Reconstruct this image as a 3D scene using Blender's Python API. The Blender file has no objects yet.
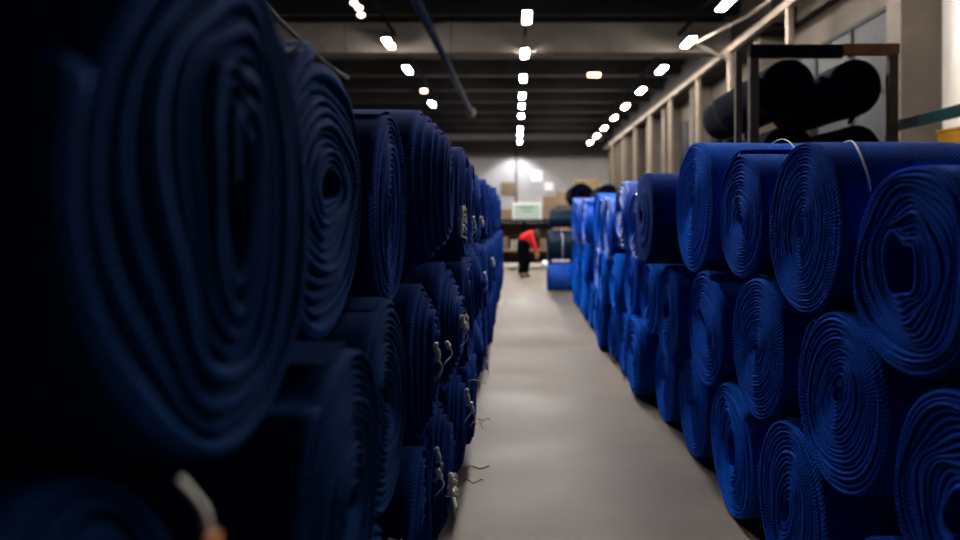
import bpy, bmesh, math, random
from math import pi, sin, cos, sqrt, atan2
from mathutils import Vector, Matrix

sc = bpy.context.scene
COL = sc.collection
F, VX, VY, H = 670.0, 515.0, 219.0, 1.6      # focal (px), vanishing point, eye height


def at(x, y, Y):
    return Vector(((x - VX) * Y / F, Y, H - (y - VY) * Y / F))


# ------------------------------------------------------------------ camera
cam = bpy.data.cameras.new('camera')
co = bpy.data.objects.new('camera', cam)
COL.objects.link(co)
sc.camera = co
co.location = (0, 0, H)
co.rotation_euler = (pi / 2, 0, 0)
cam.sensor_width = 36
cam.lens = F / 960 * 36
cam.shift_x = (480 - VX) / 960
cam.shift_y = -(270 - VY) / 960
cam.clip_end = 300
cam.clip_start = 0.05
cam.dof.use_dof = True
cam.dof.focus_distance = 3.3
cam.dof.aperture_fstop = 1.05

sc.view_settings.view_transform = 'Standard'
sc.view_settings.look = 'None'
sc.view_settings.gamma = 1
sc.view_settings.exposure = 0.0
sc.view_settings.use_curve_mapping = False
sc.cycles.use_denoising = True
sc.cycles.max_bounces = 6

w = bpy.data.worlds.new('world')
sc.world = w
w.use_nodes = True
w.node_tree.nodes['Background'].inputs[0].default_value = (0.35, 0.45, 1.0, 1)
w.node_tree.nodes['Background'].inputs[1].default_value = 0.002


# ------------------------------------------------------------------ materials
def new_mat(name):
    m = bpy.data.materials.new(name)
    m.use_nodes = True
    nt = m.node_tree
    b = nt.nodes['Principled BSDF']
    return m, nt, b


def mnode(nt, op, a, b=None):
    n = nt.nodes.new('ShaderNodeMath')
    n.operation = op
    for i, v in enumerate((a, b)):
        if v is None:
            continue
        if isinstance(v, (int, float)):
            n.inputs[i].default_value = v
        else:
            nt.links.new(v, n.inputs[i])
    return n.outputs[0]


def ramp(nt, fac, stops):
    r = nt.nodes.new('ShaderNodeValToRGB')
    e = r.color_ramp.elements
    while len(e) < len(stops):
        e.new(0.5)
    for q, (p, c) in zip(e, stops):
        q.position = p
        q.color = (*c, 1)
    nt.links.new(fac, r.inputs[0])
    return r.outputs[0]


def noise(nt, vec, scale, detail=3, rough=0.5):
    n = nt.nodes.new('ShaderNodeTexNoise')
    n.inputs['Scale'].default_value = scale
    n.inputs['Detail'].default_value = detail
    n.inputs['Roughness'].default_value = rough
    nt.links.new(vec, n.inputs['Vector'])
    return n.outputs[0]


def simple(name, col, rough=0.6, metal=0.0, var=0.25, scale=8, bump=0.15, coat=0.0, spec=0.5):
    m, nt, b = new_mat(name)
    tc = nt.nodes.new('ShaderNodeTexCoord')
    n = noise(nt, tc.outputs['Object'], scale, 5, 0.6)
    c0 = tuple(x * (1 - var) for x in col)
    c1 = tuple(min(1, x * (1 + var)) for x in col)
    nt.links.new(ramp(nt, n, [(0.3, c0), (0.7, c1)]), b.inputs['Base Color'])
    b.inputs['Roughness'].default_value = rough
    b.inputs['Metallic'].default_value = metal
    b.inputs['Coat Weight'].default_value = coat
    b.inputs['Specular IOR Level'].default_value = spec
    if bump:
        bp = nt.nodes.new('ShaderNodeBump')
        bp.inputs['Strength'].default_value = bump
        bp.inputs['Distance'].default_value = 0.02
        n2 = noise(nt, tc.outputs['Object'], scale * 5, 4, 0.6)
        nt.links.new(n2, bp.inputs['Height'])
        nt.links.new(bp.outputs[0], b.inputs['Normal'])
    return m


def fabric(name, dark, light, sheen=0.10, coat=0.0, rough=0.9):
    """twill weave: fine ribs round the roll crossed with ribs along it"""
    m, nt, b = new_mat(name)
    tc = nt.nodes.new('ShaderNodeTexCoord')
    sx = nt.nodes.new('ShaderNodeSeparateXYZ')
    nt.links.new(tc.outputs['Object'], sx.inputs[0])
    ang = mnode(nt, 'ARCTAN2', sx.outputs[2], sx.outputs[1])
    arc = mnode(nt, 'MULTIPLY', ang, 0.34 * 2 * pi * 58)
    xs = mnode(nt, 'MULTIPLY', sx.outputs[0], 2 * pi * 58)
    s1 = mnode(nt, 'SINE', mnode(nt, 'ADD', xs, arc))
    s2 = mnode(nt, 'SINE', mnode(nt, 'SUBTRACT', xs, arc))
    wv = mnode(nt, 'ADD', mnode(nt, 'MULTIPLY', s1, 0.75), mnode(nt, 'MULTIPLY', s2, 0.25))
    fl = noise(nt, tc.outputs['Object'], 120, 2, 0.8)
    big = noise(nt, tc.outputs['Object'], 3.5, 3, 0.5)
    f = mnode(nt, 'ADD', mnode(nt, 'MULTIPLY', wv, 0.30), mnode(nt, 'ADD', mnode(nt, 'MULTIPLY', fl, 0.75), mnode(nt, 'MULTIPLY', big, 0.35)))
    nt.links.new(ramp(nt, f, [(0.36, dark), (0.74, light)]), b.inputs['Base Color'])
    b.inputs['Roughness'].default_value = rough
    b.inputs['Specular IOR Level'].default_value = 0.04
    b.inputs['Sheen Weight'].default_value = sheen
    b.inputs['Sheen Roughness'].default_value = 0.45
    b.inputs['Sheen Tint'].default_value = (0.02, 0.16, 1, 1)
    b.inputs['Coat Weight'].default_value = coat
    b.inputs['Coat Roughness'].default_value = 0.3
    bp = nt.nodes.new('ShaderNodeBump')
    bp.inputs['Strength'].default_value = 0.28
    bp.inputs['Distance'].default_value = 0.008
    hgt = mnode(nt, 'ADD', mnode(nt, 'MULTIPLY', wv, 0.5), fl)
    nt.links.new(hgt, bp.inputs['Height'])
    nt.links.new(bp.outputs[0], b.inputs['Normal'])
    return m


M = {}
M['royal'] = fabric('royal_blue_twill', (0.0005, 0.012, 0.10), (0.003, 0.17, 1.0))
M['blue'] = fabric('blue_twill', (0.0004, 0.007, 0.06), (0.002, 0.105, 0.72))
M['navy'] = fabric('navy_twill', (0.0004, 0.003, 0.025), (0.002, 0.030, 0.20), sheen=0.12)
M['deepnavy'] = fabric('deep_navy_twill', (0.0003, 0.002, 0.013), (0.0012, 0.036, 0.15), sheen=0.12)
M['wrapblue'] = fabric('plastic_wrapped_blue', (0.001, 0.02, 0.22), (0.004, 0.14, 0.9), coat=0.5, rough=0.5)
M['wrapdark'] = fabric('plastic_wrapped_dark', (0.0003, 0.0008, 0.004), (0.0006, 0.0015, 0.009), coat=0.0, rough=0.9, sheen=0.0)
M['teal'] = fabric('teal_fabric', (0.001, 0.006, 0.016), (0.003, 0.022, 0.05), coat=0.2)
for q, (dk, lt) in {'royal': ((0.004, 0.03, 0.30), (0.02, 0.16, 1.0)), 'blue': ((0.003, 0.022, 0.22), (0.02, 0.14, 0.9)),
                   'navy': ((0.002, 0.012, 0.10), (0.02, 0.10, 0.5)), 'deepnavy': ((0.001, 0.008, 0.045), (0.005, 0.055, 0.24))}.items():
    M[q + '_edge'] = fabric(q + '_cut_edge', dk, lt, sheen=0.1)
M['cord'] = simple('white_cord', (0.9, 0.92, 0.95), 0.7, var=0.1, scale=60)
M['tag'] = simple('paper_tag', (0.88, 0.9, 0.88), 0.6, var=0.15, scale=30)
M['fluff'] = simple('pale_frayed_yarn', (0.95, 0.92, 0.75), 0.9, var=0.2, scale=80)
M['orange'] = simple('orange_plastic', (0.85, 0.28, 0.02), 0.5, var=0.1)
M['dark'] = simple('dark_paint', (0.005, 0.006, 0.010), 0.9, spec=0.04)
M['rust'] = simple('rusty_steel', (0.04, 0.022, 0.015), 0.75, var=0.6, scale=5)
M['rustorange'] = simple('rust_orange', (0.15, 0.05, 0.012), 0.75, var=0.4, scale=5)
M['roof'] = simple('dark_roof', (0.010, 0.010, 0.014), 0.8, var=0.3, scale=1)
M['truss'] = simple('brown_joist', (0.006, 0.005, 0.0055), 0.8, var=0.3, scale=2)
M['beam'] = simple('old_concrete_beam', (0.10, 0.085, 0.075), 0.85, var=0.25, scale=1.2)
M['conc'] = simple('warm_concrete', (0.07, 0.055, 0.044), 0.85, var=0.25, scale=1.0)
M['plaster'] = simple('pale_plaster', (0.46, 0.45, 0.46), 0.85, var=0.12, scale=0.6)
M['whitewash'] = simple('whitewashed_wall', (0.75, 0.71, 0.68), 0.85, var=0.15, scale=0.6)
M['creamrail'] = simple('cream_paint', (0.17, 0.13, 0.095), 0.6, var=0.15)
M['winddark'] = simple('dark_glass', (0.015, 0.017, 0.025), 0.55, var=0.3, spec=0.2, bump=0)
M['bluepipe'] = simple('blue_pipe_paint', (0.003, 0.005, 0.016), 0.9, var=0.2, spec=0.05)
M['tealpaint'] = simple('teal_paint', (0.004, 0.045, 0.06), 0.5, var=0.2)
M['yellow'] = simple('yellow_plastic', (0.62, 0.28, 0.02), 0.5, var=0.15)
M['board'] = simple('brown_board', (0.22, 0.15, 0.09), 0.7)
M['white'] = simple('white_enamel', (0.85, 0.85, 0.88), 0.5, var=0.05)
M['mint'] = simple('pale_green_panel', (0.62, 0.80, 0.72), 0.5, var=0.08)
M['carton'] = simple('cardboard', (0.20, 0.13, 0.08), 0.8, var=0.2)
M['red'] = simple('red_cloth', (0.75, 0.01, 0.015), 0.8, var=0.15)
M['black'] = simple('black_cloth', (0.002, 0.0025, 0.006), 0.95, var=0.2, spec=0.03)
M['skin'] = simple('skin', (0.45, 0.24, 0.16), 0.6, var=0.05)
M['hair'] = simple('dark_hair', (0.015, 0.01, 0.008), 0.7, var=0.2)

# clear stretch film
m, nt, b = new_mat('clear_stretch_film')
tc = nt.nodes.new('ShaderNodeTexCoord')
n = noise(nt, tc.outputs['Object'], 9, 6, 0.7)
b.inputs['Base Color'].default_value = (0.32, 0.32, 0.50, 1)
b.inputs['Roughness'].default_value = 0.28
nt.links.new(ramp(nt, n, [(0.45, (0.01, 0.01, 0.01)), (0.76, (0.22, 0.22, 0.22))]), b.inputs['Alpha'])
bp = nt.nodes.new('ShaderNodeBump')
bp.inputs['Distance'].default_value = 0.03
nt.links.new(n, bp.inputs['Height'])
nt.links.new(bp.outputs[0], b.inputs['Normal'])
M['film'] = m

# floor: polished concrete, wear stains, uneven gloss; bands of light painted into the colour
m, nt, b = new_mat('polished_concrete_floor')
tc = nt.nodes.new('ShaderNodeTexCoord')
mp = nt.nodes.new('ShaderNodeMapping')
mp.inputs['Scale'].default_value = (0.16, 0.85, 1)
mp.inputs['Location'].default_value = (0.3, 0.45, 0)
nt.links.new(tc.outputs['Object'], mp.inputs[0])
light_band = noise(nt, mp.outputs[0], 1.0, 2, 0.4)  # stretched noise standing in for the light bands across the aisle
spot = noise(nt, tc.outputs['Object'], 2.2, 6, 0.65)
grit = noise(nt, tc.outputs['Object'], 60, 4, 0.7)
f = mnode(nt, 'ADD', mnode(nt, 'MULTIPLY', light_band, 1.1), mnode(nt, 'ADD', mnode(nt, 'MULTIPLY', spot, 0.3), mnode(nt, 'MULTIPLY', grit, 0.12)))
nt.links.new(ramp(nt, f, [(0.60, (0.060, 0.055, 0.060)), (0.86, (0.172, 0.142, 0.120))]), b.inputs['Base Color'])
nt.links.new(mnode(nt, 'ADD', mnode(nt, 'MULTIPLY', spot, 0.25), mnode(nt, 'ADD', mnode(nt, 'MULTIPLY', light_band, 0.7), 0.08)), b.inputs['Roughness'])
bp = nt.nodes.new('ShaderNodeBump')
bp.inputs['Strength'].default_value = 0.12
bp.inputs['Distance'].default_value = 0.01
nt.links.new(grit, bp.inputs['Height'])
nt.links.new(bp.outputs[0], b.inputs['Normal'])
M['floor'] = m


def emit(name, col, s):
    m, nt, b = new_mat(name)
    b.inputs['Base Color'].default_value = (0.8, 0.8, 0.8, 1)
    b.inputs['Emission Color'].default_value = (*col, 1)
    b.inputs['Emission Strength'].default_value = s
    return m


LAMP = 380
M['lamp'] = emit('lamp_diffuser_glow', (1.0, 0.93, 0.84), LAMP)
M['bulbglow'] = emit('bulb_glow', (1.0, 0.85, 0.62), 5)
M['lampwarm'] = emit('warm_bulb_glow', (1.0, 0.55, 0.28), 9)
M['screen'] = emit('lit_screen', (0.62, 0.85, 0.75), 0.3)
M['screen'].node_tree.nodes['Principled BSDF'].inputs['Base Color'].default_value = (0.2, 0.25, 0.22, 1)
M['paper'] = emit('lit_wall_panel', (0.95, 0.95, 1.0), 0.2)


# ------------------------------------------------------------------ mesh helpers
class MB:
    def __init__(s):
        s.bm = bmesh.new()

    def box(s, cx, cy, cz, sx, sy, sz, bevel=0.0, rot=None):
        r = bmesh.ops.create_cube(s.bm, size=1)
        mt = Matrix.Translation((cx, cy, cz))
        if rot is not None:
            mt = mt @ rot
        mt = mt @ Matrix.Diagonal((sx, sy, sz, 1))
        bmesh.ops.transform(s.bm, matrix=mt, verts=r['verts'])
        if bevel:
            es = list({e for v in r['verts'] for e in v.link_edges})
            bmesh.ops.bevel(s.bm, geom=es, offset=bevel, segments=2, affect='EDGES', profile=0.5)
        return s

    def span(s, x0, x1, y0, y1, z0, z1, bevel=0.0):
        return s.box((x0 + x1) / 2, (y0 + y1) / 2, (z0 + z1) / 2, abs(x1 - x0), abs(y1 - y0), abs(z1 - z0), bevel)

    def tube(s, pts, r, n=8, flat=1.0, closed=False):
        pts = [Vector(p) for p in pts]
        rings = []
        N = len(pts)
        for i, p in enumerate(pts):
            if closed:
                d = pts[(i + 1) % N] - pts[i - 1]
            else:
                d = pts[min(i + 1, N - 1)] - pts[max(i - 1, 0)]
            d.normalize()
            up = Vector((1, 0, 0)) if abs(d.x) < 0.8 else Vector((0, 0, 1))
            a = (up - d * up.dot(d)).normalized()
            bb = d.cross(a)
            rr = r[i] if isinstance(r, (list, tuple)) else r
            rings.append([s.bm.verts.new(p + a * cos(2 * pi * k / n) * rr + bb * sin(2 * pi * k / n) * rr * flat) for k in range(n)])
        rg = range(N) if closed else range(N - 1)
        for i in rg:
            A, B = rings[i], rings[(i + 1) % N]
            for k in range(n):
                s.bm.faces.new((A[k], A[(k + 1) % n], B[(k + 1) % n], B[k]))
        if not closed:
            s.bm.faces.new(rings[0][::-1])
            s.bm.faces.new(rings[-1])
        return s

    def mesh(s, name, mat, smooth=False):
        bmesh.ops.recalc_face_normals(s.bm, faces=s.bm.faces)
        me = bpy.data.meshes.new(name)
        s.bm.to_mesh(me)
        s.bm.free()
        me.materials.append(M[mat])
        if smooth:
            for p in me.polygons:
                p.use_smooth = True
        return me

    def build(s, name, mat, parent=None, loc=(0, 0, 0), smooth=False):
        return link(name, s.mesh(name, mat, smooth), parent, loc)


def link(name, me, parent=None, loc=(0, 0, 0)):
    o = bpy.data.objects.new(name, me)
    COL.objects.link(o)
    o.location = loc
    if parent:
        o.parent = parent
    return o


def tag(o, label, cat, group=None):
    o['label'] = label
    o['category'] = cat
    if group:
        o['group'] = group
    return o


def empty(name, loc, label, cat, group=None):
    o = bpy.data.objects.new(name, None)
    COL.objects.link(o)
    o.location = loc
    o.empty_display_size = 0.1
    return tag(o, label, cat, group)


def struct(o):
    o['kind'] = 'structure'
    return o


# ------------------------------------------------------------------ fabric rolls
RB = 0.345            # base radius of every variant


class Variant:
    def __init__(s, seed, N=17, seg=64, r0=0.03, q=0.15, off=(0, 0), tilt=0.3, wob=0.02, tele=None, gd=0.016, jit=0.004, L=1.6, ow=0.006, pw=1.0):
        rnd = random.Random(seed)
        s.N, s.seg, s.L = N, seg, L
        T = N + 1
        ph = [rnd.uniform(0, 2 * pi) for _ in range(8)]
        jj = [rnd.uniform(-1, 1) for _ in range(N + 3)]
        pj = [rnd.uniform(-1, 1) for _ in range(T + 3)]

        def sec(u):
            t = min(1, u / T)
            k = int(u)
            fr = u - k
            pr = pj[k] * (1 - fr) + pj[min(k + 1, T + 1)] * fr
            r = r0 + (RB - r0) * (t ** pw) + (pr * 0.25 * (RB / T) if 0 < u < T - 1.2 else 0)
            th = 2 * pi * u
            wv = sum(wob / (1 + 0.4 * i) * sin((i + 2) * th + ph[i] + 2.2 * t * (i + 1)) for i in range(4)) * (1 - t) ** 0.6
            wv += sum(ow * sin((i + 2) * th + ph[i + 4]) for i in range(3)) * t
            r *= 1 + wv
            y = r * cos(th) * (1 - q * (1 - t))
            z = r * sin(th) * (1 + 0.45 * q * (1 - t))
            a = tilt * (1 - t)
            y, z = y * cos(a) - z * sin(a), y * sin(a) + z * cos(a)
            e = (1 - t) ** 1.5
            return y + off[0] * e, z + off[1] * e

        def depth(u):              # crest depth of the strip starting at boundary u (0..N)
            k = int(u)
            fr = u - k
            j0 = jj[k] * (1 - fr) + jj[min(k + 1, N + 2)] * fr
            return max(0.0, jit + j0 * jit + 0.002 * sin(9 * u + ph[0]) + (tele(u / N) if tele else 0))
        verts, faces = [], []
        n = N * seg
        b2 = [sec(i / seg) for i in range(n + seg + 1)]
        dp = [depth(i / seg) for i in range(n + 1)]
        s.outline = b2[n:]          # last turn, outer edge
        # groove rows
        G = []
        for i in range(n + seg + 1):
            a = dp[i] if i <= n else -1
            c = dp[i - seg] if i >= seg else -1
            if i >= n:
                x = c + 0.007
            elif i < seg:
                x = a + gd * 2
            else:
                x = max(a, c) + gd
            verts.append((x, *b2[i]))
            G.append(len(verts) - 1)
        P = []
        for i in range(n + 1):
            A, B = b2[i], b2[i + seg]
            row = []
            for uu, dx in ((0.20, min(0.008, gd)), (0.38, 0.0), (0.58, 0.0), (0.82, min(0.008, gd))):
                verts.append((dp[i] + dx, A[0] + (B[0] - A[0]) * uu, A[1] + (B[1] - A[1]) * uu))
                row.append(len(verts) - 1)
            P.append(row)
        for i in range(n):
            r1 = [G[i]] + P[i] + [G[i + seg]]
            r2 = [G[i + 1]] + P[i + 1] + [G[i + seg + 1]]
            for k in range(5):
                faces.append((r1[k], r2[k], r2[k + 1], r1[k + 1]))
        # end flaps of the sheet
        faces.append(tuple([G[0]] + P[0] + [G[seg]]))
        faces.append(tuple(([G[n]] + P[n] + [G[n + seg]])[::-1]))
        nv, nf = len(verts), len(faces)
        s.edge_faces = [5 * i + 2 for i in range(n)]
        s.edge_faces += [nf + q for q in s.edge_faces]
        # far end, mirrored
        for x, y, z in verts[:nv]:
            verts.append((L - x, y, z))
        for fc in faces[:nf]:
            faces.append(tuple(v + nv for v in fc[::-1]))
        # outer wall rings
        oi = list(range(n, n + seg + 1))
        prev = [G[i] for i in oi]
        x0s = [verts[v][0] for v in prev]
        K = 9
        for k in range(1, K + 1):
            if k == K:
                cur = [G[i] + nv for i in oi]
            else:
                cur = []
                for j, i in enumerate(oi):
                    y, z = b2[i]
                    th = atan2(z, y)
                    xx = x0s[j] + (L - 2 * x0s[j]) * (k / K)
                    if k == 1:
                        xx = x0s[j] + 0.03
                    sc_ = 1 + 0.008 * sin(3 * th + k * 1.7 + ph[1]) * (0 if k == 1 else 1) + 0.004 * sin(7 * th - k + ph[2])
                    if k == 1:
                        sc_ = 1.004
                    verts.append((xx, y * sc_, z * sc_))
                    cur.append(len(verts) - 1)
            for j in range(seg):
                faces.append((prev[j], prev[j + 1], cur[j + 1], cur[j]))
            faces.append((prev[0], cur[0], cur[-1], prev[-1]))
            prev = cur
        # inner hole wall
        a = [G[i] for i in range(seg + 1)]
        c = [G[i] + nv for i in range(seg + 1)]
        for j in range(seg):
            faces.append((a[j + 1], a[j], c[j], c[j + 1]))
        faces.append((a[0], a[-1], c[-1], c[0]))
        me = bpy.data.meshes.new('wound_fabric')
        me.from_pydata(verts, [], faces)
        bm = bmesh.new()
        bm.from_mesh(me)
        bmesh.ops.recalc_face_normals(bm, faces=bm.faces)
        bm.to_mesh(me)
        bm.free()
        for p in me.polygons:
            p.use_smooth = True
        s.base = me
        s.mats = {}

    def mesh(s, mat):
        if mat not in s.mats:
            me = s.base.copy()
            me.name = 'wound_fabric'
            me.materials.append(M[mat])
            if mat + '_edge' in M and s.N > 4:
                me.materials.append(M[mat + '_edge'])
                for q in s.edge_faces:
                    me.polygons[q].material_index = 1
            s.mats[mat] = me
        return s.mats[mat]

    def ring(s, x0, x1, infl=1.02, a0=0.0, a1=2 * pi, n=56):
        """points round the outer skin between angles, x sliding from x0 to x1"""
        pts = []
        for i in range(n + 1):
            a = a0 + (a1 - a0) * i / n
            u = (a / (2 * pi)) % 1.0
            j = u * s.seg
            k = int(j)
            fr = j - k
            A, B = s.outline[k % s.seg], s.outline[min(k + 1, s.seg)]
            y = A[0] * (1 - fr) + B[0] * fr
            z = A[1] * (1 - fr) + B[1] * fr
            r = max(sqrt(y * y + z * z), RB * 0.985) * infl
            pts.append((x0 + (x1 - x0) * i / n + 0.006 * sin(5 * a), r * cos(a), r * sin(a)))
        return pts


V = {
    'hollow': Variant(1, N=14, seg=80, r0=0.085, q=0.12, off=(0.03, 0.015), wob=0.11, tilt=0.2, gd=0.018, jit=0.006),
    'hollow2': Variant(12, N=12, seg=80, r0=0.085, q=0.2, off=(0.01, 0.02), wob=0.09, tilt=0.5, gd=0.018, jit=0.008),
    'tight': Variant(2, N=22, seg=80, r0=0.018, q=0.35, off=(0.0, -0.01), wob=0.02, tilt=0.1, gd=0.013, jit=0.003),
    'tight2': Variant(3, N=19, seg=72, r0=0.02, q=0.45, off=(0.02, 0.03), wob=0.03, tilt=-0.35, gd=0.014, jit=0.004),
    'tight3': Variant(4, N=18, seg=72, r0=0.025, q=0.35, off=(-0.04, 0.03), wob=0.05, tilt=0.6, gd=0.014, jit=0.004),
    'oval': Variant(5, N=16, seg=72, r0=0.035, q=0.5, off=(0.03, -0.03), wob=0.04, tilt=0.25, gd=0.016, jit=0.005),
    'loose': Variant(6, N=8, seg=88, r0=0.05, q=0.5, off=(-0.03, 0.02), wob=0.12, tilt=-0.25, gd=0.03, jit=0.010, ow=0.008),
    'loose2': Variant(7, N=11, seg=72, r0=0.045, q=0.5, off=(0.02, 0.02), wob=0.09, tilt=0.2, gd=0.024, jit=0.010, ow=0.008),
    'step': Variant(8, N=11, seg=64, r0=0.04, q=0.45, off=(0.0, 0.0), wob=0.05, tilt=0.1, gd=0.02, jit=0.008, tele=lambda t: 0.17 * max(0, (t - 0.45) / 0.55) ** 1.2),
    'step2': Variant(9, N=10, seg=56, r0=0.04, q=0.4, off=(0.02, -0.02), wob=0.06, tilt=-0.3, gd=0.024, jit=0.014, tele=lambda t: 0.09 * max(0, (t - 0.5) / 0.5)),
    'far1': Variant(10, L=1.25, N=10, seg=40, r0=0.05, q=0.35, off=(0.02, 0.02), wob=0.05, tilt=0.3, gd=0.022, jit=0.008, ow=0.01),
    'far2': Variant(11, L=1.25, N=9, seg=40, r0=0.06, q=0.45, off=(-0.03, 0.0), wob=0.07, tilt=-0.4, gd=0.026, jit=0.016, ow=0.012),
    'drum': Variant(13, N=3, seg=48, r0=0.004, q=0.1, off=(0, 0), wob=0.02, tilt=0, gd=0.0004, jit=0.001, ow=0.006, tele=lambda t: 0.03 * t * t),
}

ORD = ['nearest', 'second', 'third', 'fourth', 'fifth', 'sixth', 'seventh', 'eighth', 'ninth', 'tenth', 'eleventh', 'twelfth',
       'thirteenth', 'fourteenth', 'fifteenth', 'sixteenth', 'seventeenth', 'eighteenth', 'nineteenth', 'twentieth',
       'twenty-first', 'twenty-second', 'twenty-third', 'twenty-fourth', 'twenty-fifth', 'twenty-sixth']

rr = random.Random(77)


def place_roll(side, X, Y, z, r, var, mat, label, group, spin=0.0, parts=None, axis=None):
    """side +1: right stack (end looks to -X); side -1: left stack (end looks to +X)"""
    v = V[var]
    s = r / RB
    rz = 0 if side > 0 else pi
    if axis is not None:
        rz = axis
    if parts:
        root = empty('fabric_roll', (X, Y, z - r), label, 'fabric roll', group)
        root.rotation_euler = (0, 0, rz)
        b = link('wound_fabric', v.mesh(mat), root, (0, 0, r))
        b.rotation_euler = (spin, 0, 0)
        b.scale = (1, s, s)
        for pn, me, lab in parts:
            p = link(pn, me, root, (0, 0, r))
            p.scale = (1, s, s)
            if lab:
                p['label'] = lab
        return root
    o = link('fabric_roll', v.mesh(mat), None, (X, Y, z))
    o.rotation_euler = (spin if side > 0 else spin, 0, rz)
    o.scale = (1, s, s)
    return tag(o, label, 'fabric roll', group)


def rest(Y, r, supports):
    z = r
    for (Ys, zs, rs) in supports:
        d = abs(Y - Ys)
        if d < r + rs:
            z = max(z, zs + sqrt((r + rs) ** 2 - d * d))
    return z + 0.002


# --- little parts tied to rolls (all in roll-local space: x<0 sticks out into the aisle)
def strap(var, x0, x1, a0=0, a1=2 * pi, rad=0.006, mat='cord', infl=1.016):
    return MB().tube(V[var].ring(x0, x1, infl, a0, a1), rad, 6, 0.35).mesh('strap', mat, True)


def knot(y, z, h=0.07, wd=0.02, seed=0, mat='tag', tails=True):
    rnd = random.Random(seed)
    mb = MB()
    pts = [(-0.02 + 0.006 * sin(i), y + rnd.uniform(-.006, .006), z + h / 2 - h * i / 7) for i in range(8)]
    mb.tube(pts, [wd * k for k in (0.35, 0.6, 0.5, 0.62, 0.45, 0.55, 0.6, 0.3)], 7, 0.8)
    if tails:
        for q in range(2):
            L_ = rnd.uniform(.05, .12)
            dy = rnd.uniform(-.05, .05)
            mb.tube([(-0.02 - 0.02 * sin(i * 0.8), y + dy * i / 5, z - h / 2 + 0.01 - L_ * i / 5) for i in range(6)], 0.0022, 5)
    return mb.mesh('tie_knot', mat, True)


def fray(y, z, h=0.16, wd=0.018, seed=0):
    rnd = random.Random(seed)
    mb = MB()
    n = 12
    mb.tube([(-0.012 + rnd.uniform(-.004, .004), y + rnd.uniform(-.005, .005), z + h / 2 - h * i / n) for i in range(n + 1)],
            [wd * rnd.uniform(0.35, 0.8) for _ in range(n + 1)], 7)
    for q in range(22):
        zz = z + rnd.uniform(-h / 2, h / 2)
        a = rnd.uniform(-1, 1)
        mb.tube([(-0.012, y, zz), (-0.03, y + 0.018 * a, zz + rnd.uniform(-.01, .01)), (-0.04, y + 0.03 * a, zz - 0.012)], 0.0022, 4)
    return mb.mesh('frayed_end', 'fluff', True)


def paper(y, z, wy=0.05, hz=0.09, out=0.03, tilt=0.1):
    mb = MB()
    mb.box(-out, y, z, 0.004, wy, hz, 0.0015, Matrix.Rotation(tilt, 4, 'Y') @ Matrix.Rotation(tilt, 4, 'X'))
    mb.tube([(0.01, y, z + hz * 0.75), (-out * 0.6, y, z + hz * 0.6), (-out, y, z + hz * 0.42)], 0.002, 5)
    return mb.mesh('paper_tag', 'tag')


def stray(pts, r=0.0022, mat='cord'):
    return MB().tube(pts, r, 5).mesh('loose_string', mat, True)


def flap(var, L=1.5, a=1.9):
    """the loose edge of the sheet lying along the roll"""
    v = V[var]
    bm = bmesh.new()
    rows = []
    for k in range(13):
        x = 0.015 + (L) * k / 12
        row = []
        pts = v.ring(0, 0, 1.0, a, a + 0.5, 8)
        for j, p in enumerate(pts):
            f = 1.012 + 0.010 * sin(pi * j / 8) + 0.004 * sin(k * 1.3)
            row.append(bm.verts.new((x + 0.004 * sin(j), p[1] * f, p[2] * f)))
        rows.append(row)
    for k in range(12):
        for j in range(8):
            bm.faces.new((rows[k][j], rows[k][j + 1], rows[k + 1][j + 1], rows[k + 1][j]))
    bmesh.ops.solidify(bm, geom=bm.faces[:], thickness=0.006)
    mb = MB()
    mb.bm.free()
    mb.bm = bm
    return mb


def flap_mesh(var, mat, a=1.9):
    return flap(var, 1.5, a).mesh('loose_sheet_edge', mat, True)


# ================= right stack =================
XR = 1.15
GR = 'fabric rolls of the right stack'
right_b = [  # Y, r, var, mat, X, label, spin, parts
    (2.08, .30, 'tight3', 'blue', 1.17, 'blue fabric roll in deep shade on the floor, nearest of the right stack', 0.5, None),
    (2.83, .372, 'oval', 'blue', 1.15, 'blue roll with a dark slit centre, second on the floor of the right stack', 0.2, 'flap'),
    (3.62, .355, 'hollow2', 'royal', 1.15, 'brighter blue fabric roll with an open centre, third on the floor of the right stack', 2.4, 'flap'),
    (4.50, .345, 'tight2', 'blue', 1.18, 'blue fabric roll with a shadow beside it on the floor, fourth of the right stack', 1.2, None),
    (5.30, .33, 'tight3', 'blue', 1.17, None, 0.3, 'string'),
    (6.05, .37, 'far1', 'blue', 1.05, None, 1.3, None),
]
right_m = [
    (1.73, .33, 'hollow', 'blue', 1.15, 'blue roll with a gaping crumpled centre below the nearest top roll on the right', 3.6, 'flap'),
    (2.41, .335, 'tight2', 'blue', 1.15, 'blue fabric roll of fine even coils filling the gap under the two nearest top rolls', 0.9, 'flap'),
    (3.21, .345, 'tight', 'blue', 1.15, 'blue fabric roll with a small fuzzy centre, third in the middle layer on the right', 1.0, 'flap'),
    (4.03, .355, 'oval', 'blue', 1.13, 'dark blue fabric roll, fourth in the middle layer on the right', 1.9, None),
    (4.90, .345, 'hollow2', 'blue', 1.10, 'blue fabric roll with an upright oval hollow, fifth in the middle layer on the right', 0.2, 'flap'),
    (5.65, .33, 'far2', 'royal', 1.10, None, 0.7, None),
]
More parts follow.
